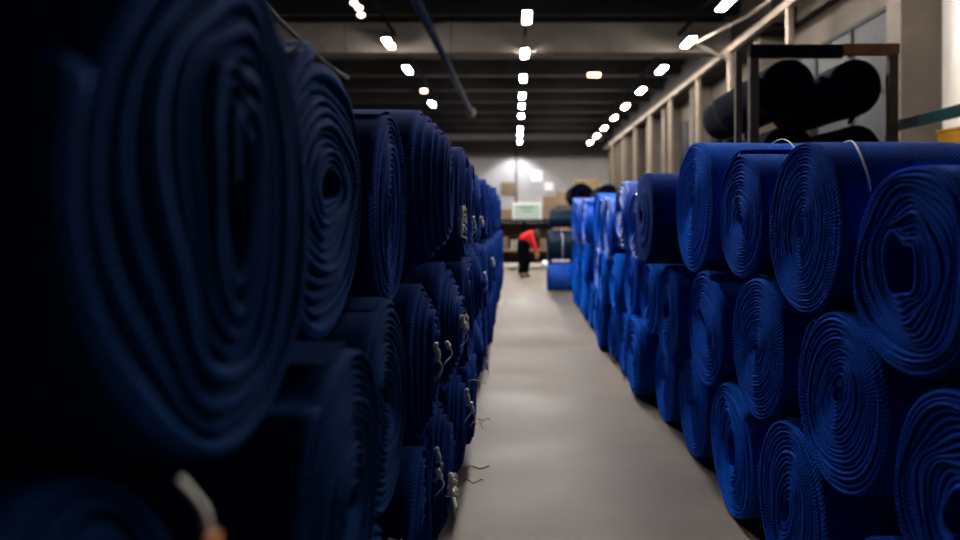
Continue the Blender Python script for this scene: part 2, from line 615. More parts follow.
right_t = [
    (1.985, .320, 'hollow', 'blue', 1.15, 'nearest blue roll with a collapsed hollow centre on top of the right stack', 0.0, 'flap'),
    (2.70, .347, 'tight', 'blue', 1.15, 'blue fabric roll with tight coils and a bent white strap over its top', 0.3, 'strapA'),
    (3.455, .335, 'tight3', 'blue', 1.15, 'blue fabric roll lying a little lower between the two white strapped top rolls', 1.5, 'flap'),
    (4.30, .43, 'tight2', 'royal', 1.13, 'bright blue fabric roll standing highest on the right stack with a thin white strap', 0.8, 'strapB'),
    (5.15, .415, 'drum', 'navy', 0.97, 'dark blunt fabric roll just behind the highest roll of the right stack', 0.8, None),
]
Yb, Ym, Yt = 6.80, 6.40, 5.95
i = 0
while Yb < 13.2:
    far = ('far1', 'far2')[i % 2]
    xj = 1.06 + rr.uniform(-.05, .05)
    right_b.append((Yb, .345 + rr.uniform(-.02, .02), far, rr.choice(['blue', 'royal', 'blue']), xj, None, rr.uniform(0, 6), None))
    right_m.append((Ym, .345 + rr.uniform(-.02, .02), far, rr.choice(['blue', 'royal', 'wrapblue']), xj + rr.uniform(-.04, .04), None, rr.uniform(0, 6), None))
    if i == 0:
        right_t.append((5.93, .34, 'far2', 'wrapblue', 1.04, 'bright plastic-wrapped roll sagging behind the dark blunt roll', 1.0, 'film'))
    else:
        right_t.append((Yt, .36 + rr.uniform(-.02, .03), far, rr.choice(['wrapblue', 'royal', 'wrapblue']), xj + rr.uniform(-.08, .02), None, rr.uniform(0, 6), 'film' if i % 3 == 1 else None))
    Yb += .74
    Ym += .74
    Yt += .75 if i else .78
    i += 1


def mk_parts(kind, var, mat):
    ps = []
    if kind == 'flap':
        ps = [('loose_sheet_edge', flap_mesh(var, mat, rr.uniform(0.9, 1.3)), None)]
    if kind == 'strapA':
        ps = [('strap', strap(var, 0.255, 0.105, 0.4, 2.75, 0.005), 'white plastic strap'),
              ('loose_sheet_edge', flap_mesh(var, mat, 0.6), None)]
    if kind == 'strapB':
        ps = [('strap', strap(var, 0.55, 0.60, 0.3, 0.3 + 2 * pi, 0.0055), 'thin white strap')]
    if kind == 'string':
        ps = [('strap', strap(var, 0.1, 0.14, 0, 2 * pi, 0.006), 'white cord')]
    if kind == 'film':
        ps = [('plastic_film', film(var, 0.02, 0.9), 'clear shiny plastic film')]
    return ps


def film(var, x0, x1):
    v = V[var]
    bm = bmesh.new()
    rnd = random.Random(5)
    rows = []
    for k in range(12):
        x = x0 + (x1 - x0) * k / 11
        pts = v.ring(0, 0, 1.0, 0, 2 * pi, 40)[:-1]
        rows.append([bm.verts.new((x + rnd.uniform(-.008, .008), p[1] * (1.012 + rnd.uniform(0, .012)), p[2] * (1.012 + rnd.uniform(0, .012)))) for p in pts])
    for k in range(11):
        for j in range(40):
            bm.faces.new((rows[k][j], rows[k][(j + 1) % 40], rows[k + 1][(j + 1) % 40], rows[k + 1][j]))
    mb = MB()
    mb.bm.free()
    mb.bm = bm
    return mb.mesh('plastic_film', 'film', True)


COLW = {'royal': 'bright blue', 'blue': 'blue', 'wrapblue': 'shiny plastic-wrapped blue', 'navy': 'navy', 'deepnavy': 'dark navy'}


def gen_label(mat, k, layer, sidew):
    where = {'b': 'on the floor', 'm': 'in the middle layer', 't': 'on top'}[layer]
    return f"{COLW[mat].replace('shiny ', '')} roll, {ORD[k]} from the camera {where} of the {sidew} stack"


def build_side(side, layers, sidew, grp, extra=None, z0=0.0):
    sup = []
    for lay, rows in zip('bmt', layers):
        cur = []
        for k, (Y, r, var, mat, X, lab, spin, parts) in enumerate(rows):
            z = rest(Y, r, sup) if sup else r + 0.004 + z0
            # never closer than touching to the neighbour in the same layer
            if cur and (Y - cur[-1][0]) ** 2 + (z - cur[-1][1]) ** 2 < (r + cur[-1][2]) ** 2:
                dz = z - cur[-1][1]
                Y = cur[-1][0] + sqrt(max(0.0, (r + cur[-1][2]) ** 2 - dz * dz)) + 0.002
                z = rest(Y, r, sup) if sup else r + 0.004 + z0
            cur.append((Y, z, r))
            lab = lab or gen_label(mat, k, lay, sidew)
            ps = (mk_parts(parts, var, mat) if isinstance(parts, str) else []) if parts else []
            if extra and (lay, k) in extra:
                ps = ps + extra[(lay, k)](Y, z, r, X)
            place_roll(side, X if side > 0 else -X, Y, z, r, var, mat, lab, grp, spin, ps)
            print('ROLL', sidew, lay, k, round(Y, 2), round(z, 2), r, round(X, 2))
        sup = cur


build_side(1, (right_b, right_m, right_t), 'right', GR)

# ================= left stack =================
GL = 'fabric rolls of the left stack'
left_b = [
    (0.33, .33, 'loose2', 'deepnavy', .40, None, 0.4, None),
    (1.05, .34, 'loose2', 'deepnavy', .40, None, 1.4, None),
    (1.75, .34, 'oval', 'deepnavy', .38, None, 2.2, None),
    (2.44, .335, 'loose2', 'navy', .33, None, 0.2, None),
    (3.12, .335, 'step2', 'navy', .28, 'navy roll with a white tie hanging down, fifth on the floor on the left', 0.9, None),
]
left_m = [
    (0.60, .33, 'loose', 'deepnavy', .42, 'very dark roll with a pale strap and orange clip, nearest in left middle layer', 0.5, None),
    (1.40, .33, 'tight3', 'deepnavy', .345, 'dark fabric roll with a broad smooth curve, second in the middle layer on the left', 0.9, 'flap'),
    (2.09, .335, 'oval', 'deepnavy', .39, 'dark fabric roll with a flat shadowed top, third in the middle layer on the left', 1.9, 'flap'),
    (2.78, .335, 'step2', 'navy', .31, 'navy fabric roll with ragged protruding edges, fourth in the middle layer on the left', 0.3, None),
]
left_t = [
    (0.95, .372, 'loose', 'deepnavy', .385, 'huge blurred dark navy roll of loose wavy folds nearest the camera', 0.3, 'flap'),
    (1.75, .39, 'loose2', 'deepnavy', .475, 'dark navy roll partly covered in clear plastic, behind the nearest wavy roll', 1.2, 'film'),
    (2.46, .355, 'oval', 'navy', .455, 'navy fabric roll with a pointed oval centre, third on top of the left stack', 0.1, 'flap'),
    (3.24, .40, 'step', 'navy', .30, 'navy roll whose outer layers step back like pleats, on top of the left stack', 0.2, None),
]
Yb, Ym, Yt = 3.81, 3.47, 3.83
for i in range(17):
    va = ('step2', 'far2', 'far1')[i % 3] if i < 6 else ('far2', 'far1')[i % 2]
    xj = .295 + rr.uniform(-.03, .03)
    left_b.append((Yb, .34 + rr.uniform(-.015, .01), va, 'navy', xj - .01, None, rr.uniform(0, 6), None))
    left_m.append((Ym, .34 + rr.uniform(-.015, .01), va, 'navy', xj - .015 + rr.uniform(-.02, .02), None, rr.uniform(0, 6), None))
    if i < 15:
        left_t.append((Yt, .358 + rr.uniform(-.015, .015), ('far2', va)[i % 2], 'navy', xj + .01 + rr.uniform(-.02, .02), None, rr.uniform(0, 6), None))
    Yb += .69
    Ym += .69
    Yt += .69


# ties on left rolls: given by picture place, turned into roll-local y,z.  local x: aisle side negative, y flipped by the half turn
def loc(px, py, Y, z, X):
    Yp = X * F / (VX - px)
    zp = H - (py - VY) * Yp / F
    return -(Yp - Y), zp - z


def tie(kind, px, py, seed=0, **kw):
    def f(Y, z, r, X):
        y, zz = loc(px, py, Y, z, X + (-0.02))
        rad = sqrt(y * y + zz * zz)
        if rad > r * 1.0:
            y, zz = y * r / rad, zz * r / rad
        s = RB / r
        y, zz = y * s, zz * s
        if kind == 'knot':
            return [('tie_knot', knot(y, zz, seed=seed, **kw), 'white knotted tie')]
        if kind == 'fray':
            return [('frayed_end', fray(y, zz, seed=seed, **kw), 'pale frayed yarn')]
        if kind == 'paper':
            return [('paper_tag', paper(y, zz, **kw), 'white paper tag')]
        if kind == 'string':
            return [('loose_string', stray([(-0.01, y, zz), (-0.04, y + .01, zz + .01), (-0.08, y + .03, zz + .008), (-0.11, y + .03, zz - .01)]), 'white string')]
    return f


def multi(*fs):
    return lambda Y, z, r, X: [p for f in fs for p in f(Y, z, r, X)]


def near_strap(Y, z, r, X):
    mb = MB()
    p0, p1 = at(183, 465, 0.78), at(214, 532, 0.72)
    q0 = (-(p0.x + X) - 0.0, -(p0.y - Y), p0.z - z)
    q1 = (-(p1.x + X) - 0.0, -(p1.y - Y), p1.z - z)
    mid = tuple((a + b_) / 2 + (-0.01 if i == 0 else 0) for i, (a, b_) in enumerate(zip(q0, q1)))
    mb.tube([q0, mid, q1], 0.0045, 6, 0.4)
    cl = MB().box(*q1, 0.012, 0.026, 0.02, 0.004).mesh('strap_clip', 'orange')
    return [('strap', mb.mesh('strap', 'tag', True), 'pale strap'), ('strap_clip', cl, 'orange clip')]


extra = {
    ('m', 0): near_strap,
    ('t', 3): tie('fray', 463, 222, 3, h=0.14),
    ('t', 5): tie('knot', 474, 222, 1),
    ('t', 7): tie('knot', 482, 222, 2, h=0.09, wd=0.028, tails=False),
    ('m', 3): multi(tie('knot', 437, 352, 4, h=0.07, wd=0.018), tie('knot', 448, 345, 14, h=0.03)),
    ('m', 4): multi(tie('fray', 457, 312, 5, h=0.06), tie('knot', 458, 327, 6, h=0.05, wd=.024)),
    ('m', 7): tie('knot', 485, 277, 8, h=0.08, wd=0.026),
    ('b', 1): None,
    ('b', 2): tie('paper', 410, 482, hz=0.05, wy=0.05, tilt=0.15),
    ('b', 3): multi(tie('knot', 441, 418, 9, h=0.06), tie('knot', 449, 408, 10, h=0.04)),
    ('b', 4): multi(tie('fray', 449, 492, 11, h=0.1), tie('paper', 446, 534, hz=0.04, wy=0.06, tilt=0.3)),
    ('b', 5): multi(tie('knot', 466, 385, 12, h=0.09, wd=0.02), tie('string', 470, 381), tie('knot', 472, 408, 13, h=0.07)),
    ('b', 6): tie('paper', 475, 448, hz=0.04, wy=0.05, out=0.06, tilt=0.4),
    ('b', 8): tie('knot', 487, 365, 15, h=0.08, wd=0.02),
    ('m', 10): tie('knot', 493, 262, 16, h=0.1, wd=0.03, tails=False),
}
extra = {k: v for k, v in extra.items() if v}
build_side(-1, (left_b, left_m, left_t), 'left', GL, extra, 0.09)
for k in range(13):
    y0 = -0.05 + k * 1.21
    o = empty('wooden_pallet', (-1.2, y0 + .6, 0), f'low wooden pallet in shade, {ORD[k]} from the camera under the left stack', 'pallet', 'pallets under the left stack')
    for q in range(3):
        MB().span(-.72 + q * .67, -.62 + q * .67, -.58, .58, 0, .06).build('runner', 'board', o)
    for q in range(5):
        MB().span(-.80, .72, -.58 + q * .265, -.48 + q * .265, .061, .086).build('board', 'board', o)


# thin dark lines on the floor beside the left stack
for k, (px, py, dx) in enumerate(((478, 468, .09), (474, 482, .07), (484, 420, .06))):
    Y = H * F / (py - VY)
    p = at(px, py, Y)
    o = MB().tube([(p.x + dx * (i / 7 - .5) * 1.6, p.y + .03 * sin(i * 1.1 + k), 0.004 + 0.001) for i in range(8)], 0.003, 5).build('loose_string', 'dark', smooth=True)
    tag(o, ['dark thread curled on the floor beside the left stack, longer of two', 'short dark thread on the floor nearest the camera',
            'dark thread on the floor beside the left stack, farthest back'][k], 'thread')

# ================= rack with wrapped rolls behind the right stack =================
RY = 7.3
rk = empty('storage_rack', (3.3, RY, 0), 'rusty steel storage rack standing behind the right stack with an orange rusted top beam', 'rack')
xa, xb = 2.58, 4.08


def part(mb, name, mat, root, label=None, smooth=False):
    o = mb.build(name, mat, root, tuple(-c for c in root.location), smooth)
    if label:
        o['label'] = label
    return o


for y in (RY - 0.05, RY + 1.68):
    for x in ((xa, xb) if y < RY else (3.10, 3.98)):
        part(MB().span(x - .05, x + .05, y - .04, y + .04, 0, 3.42, .006), 'post', 'rust', rk)
        if x == xa and y < RY:
            part(MB().span(x - .20, x - .13, y - .03, y + .03, 0, 3.42, .006), 'post', 'rust', rk)
part(MB().span(xa - .05, xb - 0.55, RY - .10, RY - .02, 3.34, 3.48, .006), 'top_beam', 'dark', rk)
part(MB().span(xb - .55, xb + .06, RY - .10, RY - .02, 3.37, 3.49, .006), 'top_beam', 'rustorange', rk, 'orange rusted beam end')
part(MB().span(3.05, 4.03, RY + 1.64, RY + 1.72, 3.26, 3.40, .006), 'top_beam', 'dark', rk)
for z in (1.19,):
    part(MB().span(xa - .05, xb + .05, RY - .05, RY + 1.5, z, z + .06), 'shelf', 'dark', rk)
part(MB().span(xa - .05, xb + .05, RY - .05, RY + 1.5, 0.10, 0.16), 'shelf', 'dark', rk)
rd = .36
z_s = 1.20
racks = [
    (3.00, 1.042 + rd, 'left lower'), (3.70, 1.042 + rd, 'right lower'), (3.35, 1.042 + rd + .60, 'middle'),
]
GK = 'dark wrapped rolls held in the rack'
labs = ['dark wrapped roll low in the rack on its left', 'dark wrapped roll low in the rack on its right', 'dark wrapped roll bedded between the others in the rack']
z1 = 1.252 + rd
z2 = z1 + .12 + 2 * rd
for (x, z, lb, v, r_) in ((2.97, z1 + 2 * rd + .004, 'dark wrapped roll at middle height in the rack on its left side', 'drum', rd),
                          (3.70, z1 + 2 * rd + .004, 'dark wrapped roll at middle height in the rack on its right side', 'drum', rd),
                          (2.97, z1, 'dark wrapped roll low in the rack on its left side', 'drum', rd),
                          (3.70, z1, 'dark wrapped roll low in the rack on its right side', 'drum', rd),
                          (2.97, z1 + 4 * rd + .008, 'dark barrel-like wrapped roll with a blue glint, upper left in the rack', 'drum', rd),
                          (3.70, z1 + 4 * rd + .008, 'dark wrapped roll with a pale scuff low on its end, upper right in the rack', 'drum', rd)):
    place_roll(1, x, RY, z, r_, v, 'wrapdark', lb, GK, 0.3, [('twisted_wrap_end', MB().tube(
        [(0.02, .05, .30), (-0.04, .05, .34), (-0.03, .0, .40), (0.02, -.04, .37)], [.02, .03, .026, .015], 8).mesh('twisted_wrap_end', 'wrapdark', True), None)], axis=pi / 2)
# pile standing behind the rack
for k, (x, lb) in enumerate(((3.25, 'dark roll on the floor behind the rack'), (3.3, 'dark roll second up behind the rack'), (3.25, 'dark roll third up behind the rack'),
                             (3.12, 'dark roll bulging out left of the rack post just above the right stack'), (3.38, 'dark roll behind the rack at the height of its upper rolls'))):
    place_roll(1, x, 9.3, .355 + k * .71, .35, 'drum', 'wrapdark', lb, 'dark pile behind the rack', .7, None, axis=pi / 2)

# teal beam rack with yellow bin, far right
X0 = 4.35
tr = empty('pallet_rack', (X0, 5.5, 0), 'teal painted pallet rack running along beside the white wall', 'rack')
part(MB().span(X0 - .03, X0 + .03, 3.2, 7.8, 2.60, 2.72, .005), 'beam', 'tealpaint', tr)
part(MB().span(X0 + .9, X0 + .96, 3.2, 7.8, 2.60, 2.72, .005), 'beam', 'tealpaint', tr)
part(MB().span(X0 - .03, X0 + .96, 3.2, 7.8, 2.26, 2.30), 'shelf', 'tealpaint', tr)
for y in (3.2, 7.76):
    for x in (X0, X0 + .93):
        part(MB().span(x - .045, x + .045, y - .04, y + .04, 0, 2.60, .005), 'post', 'tealpaint', tr)
yb = empty('storage_bin', (X0 + .25, 6.65, 2.30), 'yellow plastic bin resting on the teal rack shelf', 'bin')
part(MB().span(X0 - .02 + .02, X0 + .5, 6.4, 6.9, 2.301, 2.49, .01), 'bin_body', 'yellow', yb)
part(MB().span(X0 - .02 + .01, X0 + .51, 6.39, 6.91, 2.48, 2.51, .006), 'rim', 'yellow', yb)

# ================= building shell =================
WX0, WX1, BY = -14.0, 7.15, 50.0
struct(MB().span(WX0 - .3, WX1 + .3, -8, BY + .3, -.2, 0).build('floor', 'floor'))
struct(MB().span(WX0 - .3, WX0, -8, BY, 0, 8.6).build('wall_left', 'roof'))
struct(MB().span(WX1, WX1 + .3, 11.4, BY, 0, 8.6).build('wall_right', 'conc'))
struct(MB().span(WX1, WX1 + .3, -8, 11.4, 0, 8.6).build('wall_right', 'whitewash'))
struct(MB().span(WX0 - .3, WX1 + .3, BY, BY + .3, 0, 8.6).build('wall_back', 'plaster'))
struct(MB().span(WX0 - .3, WX1 + .3, -8.3, -8, 0, 8.6).build('wall_front', 'roof'))
struct(MB().span(WX0 - .3, WX1 + .3, -8.3, BY + .3, 8.6, 8.8).build('ceiling', 'roof'))


def beam(y, z0, z1, mat, th, label, k):
    o = MB().span(WX0, WX1, y, y + th, z0, z1, .01).build('ceiling_beam', mat)
    struct(o)


beam(20.2, 6.62, 7.52, 'beam', .5, None, 0)
for y in (8.4, 14.3, 23.3, 26.3, 29.3, 32.3, 35.3, 38.3, 41.3, 44.3):
    beam(y, 7.25, 7.95, 'truss', .4, None, 1)
# roof purlins
for k in range(26):
    y = 6 + k * 1.7
    o = MB().span(WX0, WX1, y, y + .16, 8.1, 8.6).build('roof_joist', 'truss')
    struct(o)
# lower back wall fascia (dark beam over the far wall)
struct(MB().span(WX0, WX1, 47.7, 48.0, 6.3, 7.2).build('back_lintel', 'truss'))

# right wall columns and dark window bays
cols = [11.2, 17.7, 24.3, 28.9, 32.3, 35.6, 38.9, 42.2, 45.5]
for k, y in enumerate(cols):
    o = MB().span(6.45, WX1, y, y + (.45 if k < 3 else .6), 0, 8.6 if k < 1 else 6.5, .02).build('trim_%d' % (k + 1), 'conc')
    struct(o)
for k, (y0, y1) in enumerate(zip(cols[:-1], cols[1:])):
    f = MB().span(WX1 - .08, WX1 - .001, y0 + 1.2 if k < 2 else y0 + .9, y1 - .35, 2.6, 5.6).build('window_%d' % (k + 1), 'winddark')
    struct(f)
    mb = MB()
    ya, yc = (y0 + 1.2 if k < 2 else y0 + .9), y1 - .35
    for q in range(4):
        yy = ya + (yc - ya) * q / 3
        mb.span(WX1 - .12, WX1 - .04, yy - .04, yy + .04, 2.55, 5.65)
    for z in (2.6, 4.1, 5.6):
        mb.span(WX1 - .12, WX1 - .04, ya, yc, z - .04, z + .04)
    mb.build('window_frame', 'truss', f)
struct(MB().span(6.5, WX1, 17, BY, 6.5, 7.6).build('wall_beam', 'truss'))

# crane rail with its posts along the right wall
cr = empty('crane_rail', (6.25, 20, 0), 'cream painted rail on thin posts running along the right wall', 'rail')
part(MB().span(6.17, 6.35, 9.5, 47, 6.42, 6.60, .01), 'rail', 'creamrail', cr)
for y in (15.3, 19.5, 22.9, 27, 31, 35, 39, 43):
    part(MB().span(6.20, 6.33, y - .08, y + .08, 0, 6.42, .01), 'post', 'creamrail', cr)
part(MB().tube([(6.25, 19.5, 6.2), (5.0, 20.3, 7.2)], .05, 8), 'brace', 'beam', cr, smooth=True)
part(MB().tube([(6.25, 12, 6.75), (5.9, 17, 6.75), (5.0, 20.3, 6.7)], .035, 8), 'conduit', 'creamrail', cr, smooth=True)


# ================= lamps =================
def lamp(X, Y, z, label, ln=.9, wd=.18, group='ceiling strip lamps'):
    o = empty('ceiling_lamp', (X, Y, z), label, 'lamp', group)
    h = MB()
    h.box(0, 0, 0.09, wd + .10, ln + .12, .07, .012)
    h.build('housing', 'dark', o)
    MB().box(0, 0, 0.035, wd, ln, .045, .012).build('diffuser', 'lamp', o)
    d = MB()
    for y in (-ln * .35, ln * .35):
        d.tube([(0, y, .12), (0, y, .52)], .008, 6)
        d.bm.verts.ensure_lookup_table()
    d.build('hanger', 'dark', o)


ZL = 6.6
cen = [16.75, 20.4, 24.0, 27.5, 29.9, 32.8, 37.4, 40.2, 43.8, 13.2, 9.9, 7.0]
for k, y in enumerate(cen):
    if y > 15:
        lamp(.3, y, ZL, f"glowing white ceiling lamp, {'nearest' if k == 0 else ORD[k]} in view of the row above the aisle")
    else:
        lamp(.3, y, ZL, f"ceiling lamp above the aisle, out of view over the {['far', 'middle', 'near'][k - 9]} rolls")
rgt = [15.7, 19.1, 22.6, 26.3, 30.0, 33.4, 37.2, 40.6, 44.2, 12.0, 8.4]
for k, y in enumerate(rgt):
    if y > 15:
        lamp(4.95, y, ZL, f"glowing white ceiling lamp, {ORD[k]} in view of the row near the right wall")
    else:
        lamp(4.95, y, ZL, f"ceiling lamp of the row near the right wall, out of view, {['farther', 'closer'][k - 9]} one")
lft = [19.2, 22.6, 29.3, 12.2, 8.7]
for k, y in enumerate(lft):
    if y > 15:
        lamp(-3.62, y, ZL, f"glowing white ceiling lamp, {ORD[k]} in view of the row over the left stack")
    else:
        lamp(-3.62, y, ZL, f"ceiling lamp of the row over the left stack, out of view, {['farther', 'closer'][k - 3]} one")
for nm, X, y0, y1 in (('aisle', .3, 4.5, 46), ('right', 4.95, 6.5, 46), ('left', -3.62, 4, 43)):
    o = MB().span(X - .04, X + .04, y0, y1, ZL + .53, ZL + .60).build('lamp_track', 'dark')
    tag(o, {'aisle': 'dark track carrying the lamp row above the aisle', 'right': 'dark track carrying the lamp row near the right wall',
            'left': 'dark track carrying the lamp row over the left stack'}[nm], 'lamp track')
# small bulbs upper left
for k, (px, py) in enumerate(((354, 3), (359, 8), (361, 15))):
    p = at(px, py, 14.5)
    o = empty('bulb_lamp', p, ['small round bulb lamp, topmost of the three at upper left', 'small round bulb lamp, middle of the three at upper left',
                               'small round bulb lamp, lowest of the three at upper left'][k], 'lamp', 'three small bulbs')
    bm = MB()
    bmesh.ops.create_uvsphere(bm.bm, u_segments=16, v_segments=10, radius=.07)
    bmesh.ops.scale(bm.bm, vec=(1.2, 1, .8), verts=bm.bm.verts)
    bm.build('bulb', 'bulbglow' if 'bulbglow' in M else 'lamp', o, smooth=True)
    MB().tube([(0, 0, .06), (0, 0, 1.2)], .012, 6).build('cable', 'dark', o)
# warm lamps
for (px, py, Y, wx, lab) in ((594, 75, 23, .42, 'dim orange horizontal lamp glowing under the dark roof'), (424, 91, 24, .22, 'small dim orange lamp hanging over the left stack')):
    p = at(px, py, Y)
    o = empty('warm_lamp', p, lab, 'lamp')
    MB().box(0, 0, 0, wx, .16, .12, .03).build('bulb', 'lampwarm', o)
    MB().box(0, 0, .10, wx + .08, .24, .06, .01).build('housing', 'dark', o)
    MB().tube([(0, 0, .12), (0, 0, 8.6 - p.z)], .012, 6).build('cable', 'dark', o)

# pipes under the roof
p0, p1 = at(408, -16, 12.6), at(471, 112, 27.5)
o = empty('roof_pipe', p0, 'dark blue pipe slanting away under the roof over the left stack', 'pipe')
part(MB().tube([(p0.x, p0.y, p0.z), (p1.x, p1.y, p1.z)], .10, 12), 'pipe', 'bluepipe', o, smooth=True)
part(MB().tube([(p1.x, p1.y - .1, p1.z), (p1.x, p1.y + .15, p1.z)], .2, 12), 'flange', 'rust', o, smooth=True)
for f_ in (.2, .5, .8):
    q = p0.lerp(p1, f_)
    part(MB().tube([q, (q.x, q.y, 8.6)], .012, 6), 'hanger', 'dark', o)
p0, p1 = at(240, -20, 8.5), at(348, 78, 19)
o = empty('cable_conduit', p0, 'black cable sloping down behind the nearest left rolls', 'cable')
part(MB().tube([p0.lerp(p1, i / 10) + Vector((0, 0, -.12 * sin(pi * i / 10))) for i in range(11)], .045, 8), 'cable', 'dark', o, smooth=True)
for f_ in (0.05, .95):
    q = p0.lerp(p1, f_)
    part(MB().tube([q, (q.x, q.y, 8.6)], .012, 6), 'hanger', 'dark', o)

# ================= far end =================
# wall panels
for (x0, y0, x1, y1, mt, nm, lab) in ((502, 183, 514, 194, 'board', 'notice_board', 'brown board hung on the far pale wall'),
                                      (532, 171, 542, 181, 'paper', 'lit_panel', 'small white lit square on the far wall, upper of two'),
                                      (545, 183, 553, 190, 'paper', 'lit_panel', 'small white lit square on the far wall, lower of two')):
    a, c = at(x0, y0, BY - .05), at(x1, y1, BY - .05)
    o = empty(nm, ((a.x + c.x) / 2, BY - .05, c.z), lab, 'board' if mt == 'board' else 'light panel')
    part(MB().span(a.x, c.x, BY - .09, BY - .001, c.z, a.z, .01), 'panel', mt, o)
    fr = MB()
    for (xx0, xx1, zz0, zz1) in ((a.x - .06, a.x, c.z - .06, a.z + .06), (c.x, c.x + .06, c.z - .06, a.z + .06), (a.x, c.x, a.z, a.z + .06), (a.x, c.x, c.z - .06, c.z)):
        fr.span(xx0, xx1, BY - .10, BY - .001, zz0, zz1)
    part(fr, 'frame', 'board' if mt == 'board' else 'white', o)
# pale pipe down the far wall
o = MB().tube([(.1, BY - .12, 0), (.1, BY - .12, 6.9)], .09, 10).build('drain_pipe', 'creamrail', smooth=True)
tag(o, 'pale pipe running down the far wall behind the lamps', 'pipe')

# shelf bench
TY = 22.0
zt = 1.50
xl, xr = at(496, 0, TY).x, at(552, 0, TY).x
o = empty('work_bench', ((xl + xr) / 2, TY, 0), 'tall dark work bench shelf across the end of the aisle', 'bench')
part(MB().span(xl, xr, TY - .4, TY + .5, zt, zt + .09, .01), 'top_board', 'dark', o)
part(MB().span(xl, xr, TY - .4, TY + .5, .55, .60, .01), 'shelf', 'board', o)
for x in (xl + .05, (xl + xr) / 2, xr - .05):
    for y in (TY - .35, TY + .45):
        part(MB().span(x - .04, x + .04, y - .04, y + .04, 0, zt), 'leg', 'dark', o)
part(MB().span(xl + .05, xr - .05, TY + .50, TY + .53, .12, zt - .02, .005), 'back_panel', 'rust', o)  # added dark sheet: darkens the space under the bench, hides the pale floor
# lit sign box / screen on it
a, c = at(513, 203, TY - .2), at(541, 220, TY - .2)
o = empty('display_screen', ((a.x + c.x) / 2, TY - .2, zt + .09), 'pale green white screen standing on the far bench', 'screen')
part(MB().span(a.x, c.x, TY - .22, TY - .10, zt + .095, a.z, .01), 'casing', 'white', o)
part(MB().span(a.x + .04, c.x - .04, TY - .235, TY - .215, zt + .13, a.z - .04), 'screen', 'screen', o)
for k in range(2):
    zz = a.z - .16 - k * .12
    part(MB().span((a.x + c.x) / 2 - .22 + k * .06, (a.x + c.x) / 2 + .22 - k * .06, TY - .24, TY - .232, zz, zz + .03), 'display_line', 'tealpaint', o)
# cartons
boxes = [(497, 512, 1.595, .32, 'brown carton on the far bench left of the screen'), (543, 551, 1.595, .42, 'brown carton on the far bench right of the screen'),
         (500, 508, .605, .40, 'brown carton on the lower shelf of the far bench, left end'), (540, 549, .605, .34, 'brown carton on the lower shelf of the far bench, right end'),
         (511, 518, .605, .3, 'pale carton on the lower shelf behind the bending person')]
for k, (x0, x1, z0, hh, lab) in enumerate(boxes):
    a, c = at(x0, 0, TY), at(x1, 0, TY)
    o = empty('carton', ((a.x + c.x) / 2, TY, z0), lab, 'box')
    part(MB().span(a.x, c.x, TY - .2, TY + .25, z0, z0 + hh, .008), 'box_body', 'carton' if k != 4 else 'plaster', o)
    part(MB().span((a.x + c.x) / 2 - .03, (a.x + c.x) / 2 + .03, TY - .203, TY + .253, z0 - .0, z0 + hh + .003), 'tape', 'creamrail', o)
# more clutter further back: stacked crates against the far wall
for k, (x0, x1, y0, mt, lab) in enumerate(((543, 556, 196, 'carton', 'brown crate pile left of two before the far wall'), (556, 572, 192, 'board', 'darker crate pile before the far wall on the right'),
                                           (470, 500, 196, 'board', 'crate pile before the far wall behind the left stack'), (574, 600, 180, 'board', 'tall shelf of cartons at the far right corner'))):
    Y = 40.
    a, c = at(x0, y0, Y), at(x1, 0, Y)
    o = empty('crate_pile', ((a.x + c.x) / 2, Y, 0), lab, 'crates')
    n = 4
    for q in range(n):
        z0 = a.z * q / n
        e = .04 * (q % 2)
        part(MB().span(a.x + e, c.x - e, Y - .5 + e, Y + .5, z0 + .002, a.z * (q + 1) / n, .02), 'crate', mt if q % 2 else 'conc', o)

# teal stack and rolls at the end of the right stack (closing the aisle)
GE = 'rolls at the end of the right stack'
YE = 14.8
for k, (px, z, r_, mt, lab) in enumerate(((557, .34, .34, 'blue', 'blue roll with white film on the floor at the aisle end beside the right stack'),
                                          (557, 1.025, .34, 'teal', 'dark teal roll lying over the filmed blue roll at the aisle end'),)):
    p = at(px, 0, YE)
    ps = [('plastic_film', film('far1', .0, .45), 'white torn plastic film'), ('film_wad', MB().tube([(-.02, -.1, .2), (-.03, .0, .26), (-.03, .12, .22)], [.06, .1, .06], 8).mesh('film_wad', 'white', True), 'white bunched film')] if k == 0 else [('strap', strap('far1', .3, .34), None)]
    place_roll(1, p.x - .22, YE, z + .004, r_, 'far1', mt, lab, GE, 1, ps)
place_roll(1, at(557, 0, YE).x - .18, YE + .02, 1.025 + .345 + .215 + .01, .21, 'drum', 'teal', 'smaller dark teal roll topping the pile at the aisle end', GE, 2, None)
# dark piles beyond the right stack
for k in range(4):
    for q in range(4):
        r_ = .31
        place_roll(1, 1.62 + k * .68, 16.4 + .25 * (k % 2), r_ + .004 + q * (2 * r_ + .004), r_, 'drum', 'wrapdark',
                   f"dark roll {['on the floor', 'second up', 'third up', 'on top'][q]} in the {ORD[k] if k else 'first'} dark pile beyond the right stack", 'dark piles beyond the right stack', k + q, None, axis=pi / 2)


